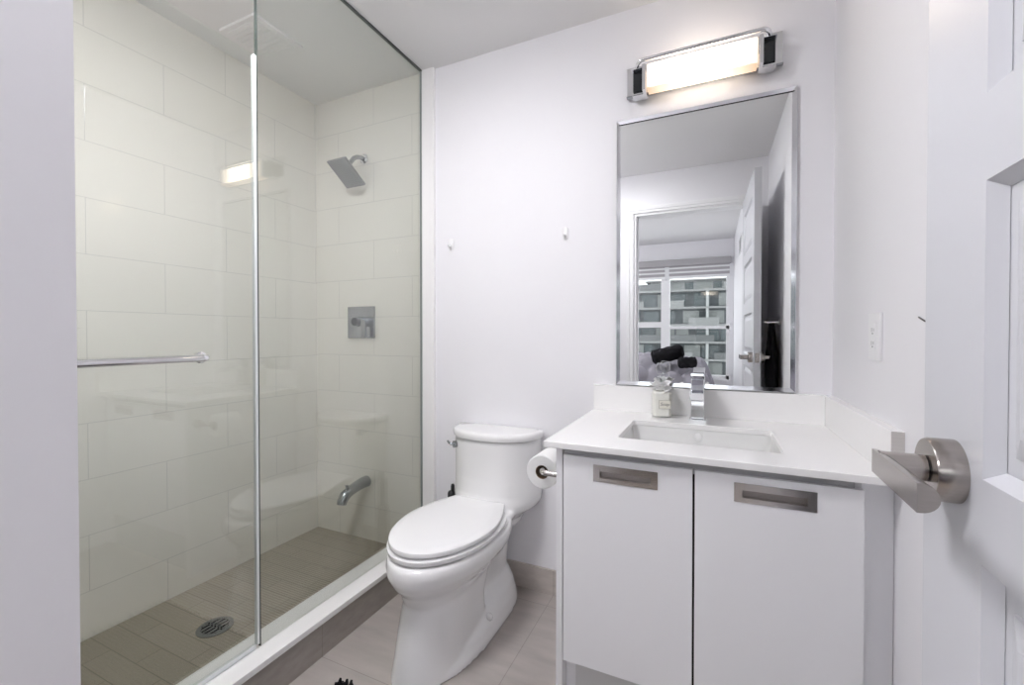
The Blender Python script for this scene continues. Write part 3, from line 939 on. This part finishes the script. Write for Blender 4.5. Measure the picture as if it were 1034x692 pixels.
vx, vy = -1.80, 1.29
ef = thing('exhaust_fan', 'white square exhaust fan grille in the shower ceiling', 'exhaust fan', (vx, vy, H))
MB().box(vx - .115, vx + .115, vy - .115, vy + .115, H - .012, H, .003).build('grille_frame', M['ceiling'], ef)
b = MB()
for k in range(9):
    b.box(vx - .095, vx + .095, vy - .095 + k * .022, vy - .085 + k * .022, H - .0145, H - .011)
b.build('grille_slots', M['ceiling'], ef)

# ================================================================== DOOR
ang = math.atan2(.225 - .207, .757)
DW, DH, DT = .757, 2.105, .038
dm = Matrix.Translation((.207, -.10, .008)) @ Matrix.Rotation(-ang, 4, 'Z')
# local door frame: x = thickness (0 is the face towards the room), y = along the width from the hinge, z = up
db = MB()
pan_z = [(.315, .583), (.660, .928), (1.005, 1.273), (1.350, 1.618), (1.695, 1.985)]
ya, yb = .115, .630
zz = [0] + [q - .008 for p in pan_z for q in p] + [DH]
db.box(0, DT, 0, ya, 0, DH)
db.box(0, DT, yb, DW, 0, DH)
for i in range(0, len(zz), 2):
    db.box(0, DT, ya, yb, zz[i], zz[i + 1])
for i in range(1, len(zz) - 1, 2):
    z0, z1 = zz[i], zz[i + 1]
    db.box(.012, DT - .012, ya, yb, z0, z1)
    for face, sg in ((0.0, 1), (DT, -1)):
        def rg(o, dpt):
            return [V(face + sg * dpt, ya + o, z0 + o), V(face + sg * dpt, yb - o, z0 + o), V(face + sg * dpt, yb - o, z1 - o), V(face + sg * dpt, ya + o, z1 - o)]
        # sticking around the opening
        q = [rg(0, 0), rg(.010, .0115), rg(.0, .0119)]
        vq = [[db.bm.verts.new(p) for p in r] for r in q]
        for a, c in zip(vq, vq[1:] + vq[:1]):
            for k in range(4):
                db.bm.faces.new((a[k], a[(k + 1) % 4], c[(k + 1) % 4], c[k]))
        # raised field
        db.loft([rg(.026, .0125), rg(.027, .0095), rg(.046, .0035), rg(.046, .0034)])
bmesh.ops.transform(db.bm, matrix=dm, verts=db.bm.verts)
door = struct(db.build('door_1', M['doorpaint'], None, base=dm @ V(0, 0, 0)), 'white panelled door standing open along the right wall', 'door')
HY, HZ = .682, .990
def dpart(mb, name, m, par, sm=40):
    bmesh.ops.transform(mb.bm, matrix=dm, verts=mb.bm.verts)
    return mb.build(name, m, par, sm)
for sgn in (1, -1):                       # lever on the room side, lever on the hidden side
    x0 = 0.0 if sgn == 1 else DT
    s = -sgn
    rs = dpart(MB().lathe([(0, 0), (.0315, 0), (.0315, s * .020), (.030, s * .0225), (0, s * .0225)], (x0, HY, HZ), 'X', 40), 'door_handle', M['nickel_door'], door)
    if sgn == 1:
        rs['label'] = 'brushed nickel lever handle on a round rose'
    nk = MB().tube([V(x0 + s * .0225, HY, HZ), V(x0 + s * .0238, HY, HZ)], .0118, 24)
    dpart(nk, 'neck_joint', M['chrome_dark'], rs)
    nk = MB().tube([V(x0 + s * .0238, HY, HZ), V(x0 + s * .060, HY, HZ)], .0135, 24)
    nk.tube([V(x0 + s * .037, HY - .009, HZ - .0078), V(x0 + s * .037, HY - .0104, HZ - .009)], .0018, 8)
    dpart(nk, 'neck', M['nickel_door'], rs)
    lvm = MB()
    xf = x0 + s * .063                    # outer flat face of the half-round lever
    prof = [(xf, HZ + .0125)]
    for k in range(13):
        a = -PI / 2 + PI * k / 12
        prof.append((xf - s * (.002 + .0135 * math.cos(a)), HZ - .0125 * math.sin(a)))
    prof.append((xf, HZ - .0125))
    lvm.prism([V(px, HY + .0135, pz) for px, pz in prof], (0, -.124, 0))
    bmesh.ops.bevel(lvm.bm, geom=[e for e in lvm.bm.edges if e.calc_face_angle(0) > .8], offset=.0012, segments=2, affect='EDGES')
    dpart(lvm, 'lever', M['nickel_door'], rs, 30)
lt = MB().box(.007, .031, DW - .0003, DW + .0015, HZ - .028, HZ + .028, .0005)
dpart(lt, 'latch_plate', M['nickel_door'], door)
lt = MB()
for hz in (.22, 1.05, 1.88):
    lt.tube([V(.040, -.006, hz - .045), V(.040, -.006, hz + .045)], .006, 12)
dpart(lt, 'hinge', M['nickel_door'], door)

# hook rail behind the door with a dark towel, seen in the mirror
rl = thing('robe_hook', 'nickel robe hook on the right wall behind the open door', 'hook', (XR, .55, 1.209))
MB().lathe([(0, 0), (.018, 0), (.018, -.006), (.010, -.010), (0, -.010)], (XR, .55, 1.209), 'X', 24).build('hook_rose', M['nickel'], rl, 40)
MB().tube([V(XR - .008, .55, 1.209), V(XR - .075, .55, 1.208), V(XR - .082, .55, 1.214)], .006, 12).build('hook_peg', M['nickel'], rl, 40)
tw = MB()
rings = []
for k in range(15):
    z = 1.202 - .60 * k / 14
    sprd = .030 + .10 * (1 - math.exp(-k / 3.0))
    loop = []
    for j in range(28):
        a = 2 * PI * j / 28
        rr = 1 + .22 * math.sin(5 * a + .6) + .10 * math.sin(9 * a + k * .2)
        loop.append(V(.328 + .030 * math.cos(a) * min(1, .45 + k * .12) * (1 + .2 * math.sin(5 * a)), .53 + sprd * math.sin(a) * rr * .8, z + .008 * math.sin(3 * a)))
    rings.append(loop)
tw.loft(rings)
tag(tw.build('towel', M['blackcloth'], None, 60), 'black towel hanging from the robe hook behind the door', 'towel')

# ================================================================== BATH MAT
mt_ = thing('bath_mat', 'black chenille bath mat on the floor in front of the toilet', 'bath mat', (-.80, .83, 0))
mx0, mx1, my0, my1 = -1.092, -.52, .62, 1.034
MB().loft([rrect((mx0 + mx1) / 2, (my0 + my1) / 2, (mx1 - mx0) / 2, (my1 - my0) / 2, .03, 0), rrect((mx0 + mx1) / 2, (my0 + my1) / 2, (mx1 - mx0) / 2, (my1 - my0) / 2, .03, .008)]).build('backing', M['blackcloth'], mt_)
pile = MB()
nx, ny = 38, 25
for i in range(nx):
    for j in range(ny):
        x = mx0 + .008 + (mx1 - mx0 - .016) * (i + .5 * (j % 2)) / nx
        y = my0 + .006 + (my1 - my0 - .012) * j / (ny - 1)
        a = random.uniform(0, 2 * PI)
        l = random.uniform(.004, .011)
        p0 = V(x, y, .006)
        p1 = p0 + V(math.cos(a) * l * .5, math.sin(a) * l * .5, .014)
        p2 = p0 + V(math.cos(a) * l, math.sin(a) * l, random.uniform(.022, .028))
        pile.tube([p0, p1, p2], [.0058, .0062, .0040], 6)
po_ = pile.build('pile', M['blackcloth'], mt_, 60)
po_['kind'] = 'stuff'

# ================================================================== BEDROOM THINGS
bd = thing('bed', 'bed with a gathered lilac-grey duvet under the bedroom window', 'bed', (-.9, -1.95, 0))
bx0, bx1, by0, by1 = -1.75, .02, -2.72, -1.05
b = MB().box(bx0 + .04, bx1 - .05, by0, by1 - .04, .16, .30, .01)
for lx in (bx0 + .08, bx1 - .12):
    for ly in (by0 + .05, by1 - .12):
        b.box(lx, lx + .06, ly, ly + .06, 0, .17)
b.build('bed_frame', M['bedwood'], bd)
MB().box(bx0 + .02, bx1 - .03, by0, by1 - .03, .30, .66, .06, 4).build('mattress', M['mattress'], bd, 60)
dv = MB()
NX, NY = 120, 130
def duv(u, v_):
    # wraps over the near and right edges of the mattress
    x = bx0 + (bx1 + .05 - bx0) * u
    y = by0 + (by1 + .05 - by0) * v_
    ex = max(0, (u - .90) / .10)
    ey = max(0, (v_ - .90) / .10)
    z = .775 + .10 * math.sin(PI * min(1, u * .9 + .15)) * math.sin(PI * min(1, (1 - v_) * .8 + .14))
    z -= .50 * ex ** 1.8 + .50 * ey ** 1.8
    z = max(z, .20 + .02 * math.sin(u * 30))
    x -= .03 * ex
    y -= .03 * ey
    z -= .13 * math.exp(-((x + .42) / .34) ** 4 - ((y + 1.27) / .17) ** 2)
    # gathered ruching: pinched diamonds
    n1 = noise.noise(V(x * 6, y * 6, z * 6)) * .022
    k = 9.0
    g = abs(math.sin((x + y * .9 + z * .6) * k)) * abs(math.sin((x - y * .9 - z * .6) * k))
    n2 = .085 * g ** .38 - .02
    n3 = noise.noise(V(x * 16, y * 16, z * 16 + 4)) * .010
    return V(x + (n2 + n1) * .6 * ex, y + (n2 + n1) * 1.0 * ey, z + n1 + n2 + n3)
grid = [[dv.bm.verts.new(duv(1 - (1 - i / NX) ** 2, 1 - (1 - j / NY) ** 2)) for i in range(NX + 1)] for j in range(NY + 1)]
for j in range(NY):
    for i in range(NX):
        dv.bm.faces.new((grid[j][i], grid[j][i + 1], grid[j + 1][i + 1], grid[j + 1][i]))
do = dv.build('duvet', M['duvet'], bd, 180)
sol = do.modifiers.new('s', 'SOLIDIFY')
sol.thickness = .02

def bolster(name, label, p0, p1, r, seed):
    q = MB()
    n = 14
    p0, p1 = Vector(p0), Vector(p1)
    pts, rs_ = [], []
    for k in range(n + 1):
        t_ = k / n
        pts.append(p0.lerp(p1, t_))
        e = min(1, (min(t_, 1 - t_) * n / 1.6) + .55)
        rs_.append(r * min(1, e) * (1 + .05 * math.sin(seed + k * 1.7)))
    q.tube(pts, rs_, 20)
    o = q.build(name, M['blackcloth'], None, 60)
    return tag(o, label, 'cushion')
bolster('bolster', 'larger black rolled bolster lying tilted on the bed', (-.585, -1.30, .885), (-.265, -1.34, .965), .078, 1)
bolster('bolster', 'smaller black rolled cushion lying on the bed in front of the larger bolster', (-.31, -1.17, .845), (-.135, -1.21, .855), .056, 3)

# zebra blind
bl = thing('zebra_blind', 'grey and white striped roller blind at the top of the bedroom window', 'blind', (-.80, BW, 1.8))
MB().box(WX0 - .03, WX1 + .02, BW + .005, BW + .075, 2.085, 2.175, .01).build('cassette', M['blindcloth'], bl)
for (x0, x1) in ((WX0 - .01, -.60), (-.545, WX1)):
    z = 2.085
    k = 0
    zb_ = 1.86 if x0 > -1 else 1.84
    for k, (h0, mm) in enumerate(((.016, 'blindcloth'), (.022, 'sheer'), (.036, 'blindcloth'), (.024, 'sheer'), (.038, 'blindcloth'), (.022, 'sheer'))):
        MB().box(x0, x1, BW + .035, BW + .037, z - h0, z).build('dark_stripe' if mm == 'blindcloth' else 'sheer_stripe', M[mm], bl)
        z -= h0
    MB().box(x0, x1, BW + .028, BW + .044, z - .016, z, .004).build('bottom_rail', M['sheer'], bl)

vt = thing('wall_vent', 'small louvred air vent high on the bedroom right wall', 'vent', (BRX, -1.45, 1.98))
MB().box(BRX - .006, BRX, -1.62, -1.28, 1.97, 2.14, .002).build('vent_frame', M['plate'], vt)
b = MB()
for k in range(7):
    z = 1.985 + k * .0205
    b.box(BRX - .009, BRX - .004, -1.60, -1.30, z, z + .009)
b.build('louvres', M['alu'], vt)

# unseen fill lamp added to the bathroom ceiling to brighten the room evenly
cl = thing('fill_lamp', 'added round fill lamp flush with the bathroom ceiling, out of view', 'fill lamp', (-.93, .60, H))
MB().lathe([(0, 0), (.225, 0), (.225, -.022), (.215, -.026), (0, -.026)], (-.93, .60, H), 'Z', 40).build('fill_lamp_base', M['chrome'], cl, 40)
MB().lathe([(0, -.0265), (.21, -.0265), (.205, -.040), (.17, -.052), (0, -.058)], (-.93, .60, H), 'Z', 40).build(
    'fill_lamp_glass', mat('bath_fill_glass', (.8, .8, .8, 1), .4, emis=(.985, .97, 1, 1), estr=BATH_FILL), cl, 50)

# unseen fill lamp added to the bedroom ceiling (lights the doorway)
cl = thing('fill_lamp', 'added round fill lamp flush with the bedroom ceiling, out of view', 'fill lamp', (-1.35, -1.1, 2.42))
MB().lathe([(0, 0), (.16, 0), (.16, -.025), (.15, -.03), (0, -.03)], (-1.35, -1.1, 2.42), 'Z').build('fill_lamp_base', M['chrome'], cl, 40)
MB().lathe([(0, -.0305), (.145, -.0305), (.14, -.06), (.10, -.085), (0, -.095)], (-1.35, -1.1, 2.42), 'Z').build(
    'fill_lamp_glass', mat('bed_fill_glass', (.8, .8, .8, 1), .4, emis=(.99, .975, .99, 1), estr=BED_FILL), cl, 50)

# ================================================================== THE BUILDING ACROSS THE STREET
FY = -72.0
FP = 2.75
ab = thing('apartment_building', 'grey apartment building with balconies seen through the bedroom window', 'building', (-4, FY, -16))
MB().box(-26, 14, FY - 10, FY, -22, 8.3).build('wall', M['facade'], ab)
MB().box(-9.5, 12, FY - 9, FY - 1.5, 8.3, 9.9).build('penthouse', M['facade_pale'], ab)
MB().box(-26, -13.6, FY - 9, FY - 1.0, 8.3, 9.8).build('penthouse', M['facade_pale'], ab)
MB().box(-10.2, 12.6, FY - 9.6, FY - .8, 9.9, 10.15).build('roof', M['slab'], ab)
MB().box(-26.5, -13.2, FY - 9.6, FY - .6, 9.8, 10.05).build('roof', M['slab'], ab)
random.seed(3)
for f_ in range(-4, 5):
    z = 8.3 - FP * (4 - f_) + 0 if f_ < 5 else 0
    zb_ = 8.3 - FP * (4 - f_)
    MB().box(-26.4, 14.4, FY, FY + 1.5, zb_ - .32, zb_).build('balcony_slab', M['slab'], ab)
    xr_ = -26.4
    while xr_ < 13.5:
        lr_ = random.choice((3.1, 4.4, 5.6))
        if random.random() < .62:
            MB().box(xr_, min(14.4, xr_ + lr_), FY + 1.42, FY + 1.48, zb_, zb_ + 1.02).build('balcony_rail', random.choice((M['rail'], M['rail'], M['slab'])), ab)
        xr_ += lr_
    if zb_ > -9:
        x = -25.0
        while x < 13:
            wd = random.choice((1.3, 1.9, 2.4))
            if f_ == 4:
                yy = FY - 1.5 if x > -9.5 else FY - 1.0
                if -13.8 < x + wd and x < -9.4:
                    x += wd + .6
                    continue
            else:
                yy = FY
            wm = random.choice(('winlight', 'winlight', 'windark', 'windark'))
            wo = MB().box(x, x + wd, yy, yy + .08, zb_ + .15, zb_ + (1.4 if f_ == 4 else 2.15)).build('window', M[wm], ab)
            x += wd + random.choice((.25, .6, 1.2))
for x in (-19.5, -13.3, -6.8, -.6, 5.6):
    MB().box(x - .2, x + .2, FY + .02, FY + 1.45, -8, 8.3).build('divider', M['facade_pale'], ab)
tr_ = MB()
for k in range(60):
    c = V(random.uniform(-7, 8), FY + 14 + random.uniform(-2, 2), random.uniform(-9.5, -5.6))
    tr_.sphere(c, random.uniform(.8, 1.5), 8, (1, 1, .8))
for k in range(4):
    tr_.tube([V(-5 + k * 4, FY + 14, -22), V(-5 + k * 4, FY + 14, -8)], .2, 8)
tag(tr_.build('hedge', M['leaf'], None, 60), 'row of leafy green shrubs in front of the apartment building', 'hedge')
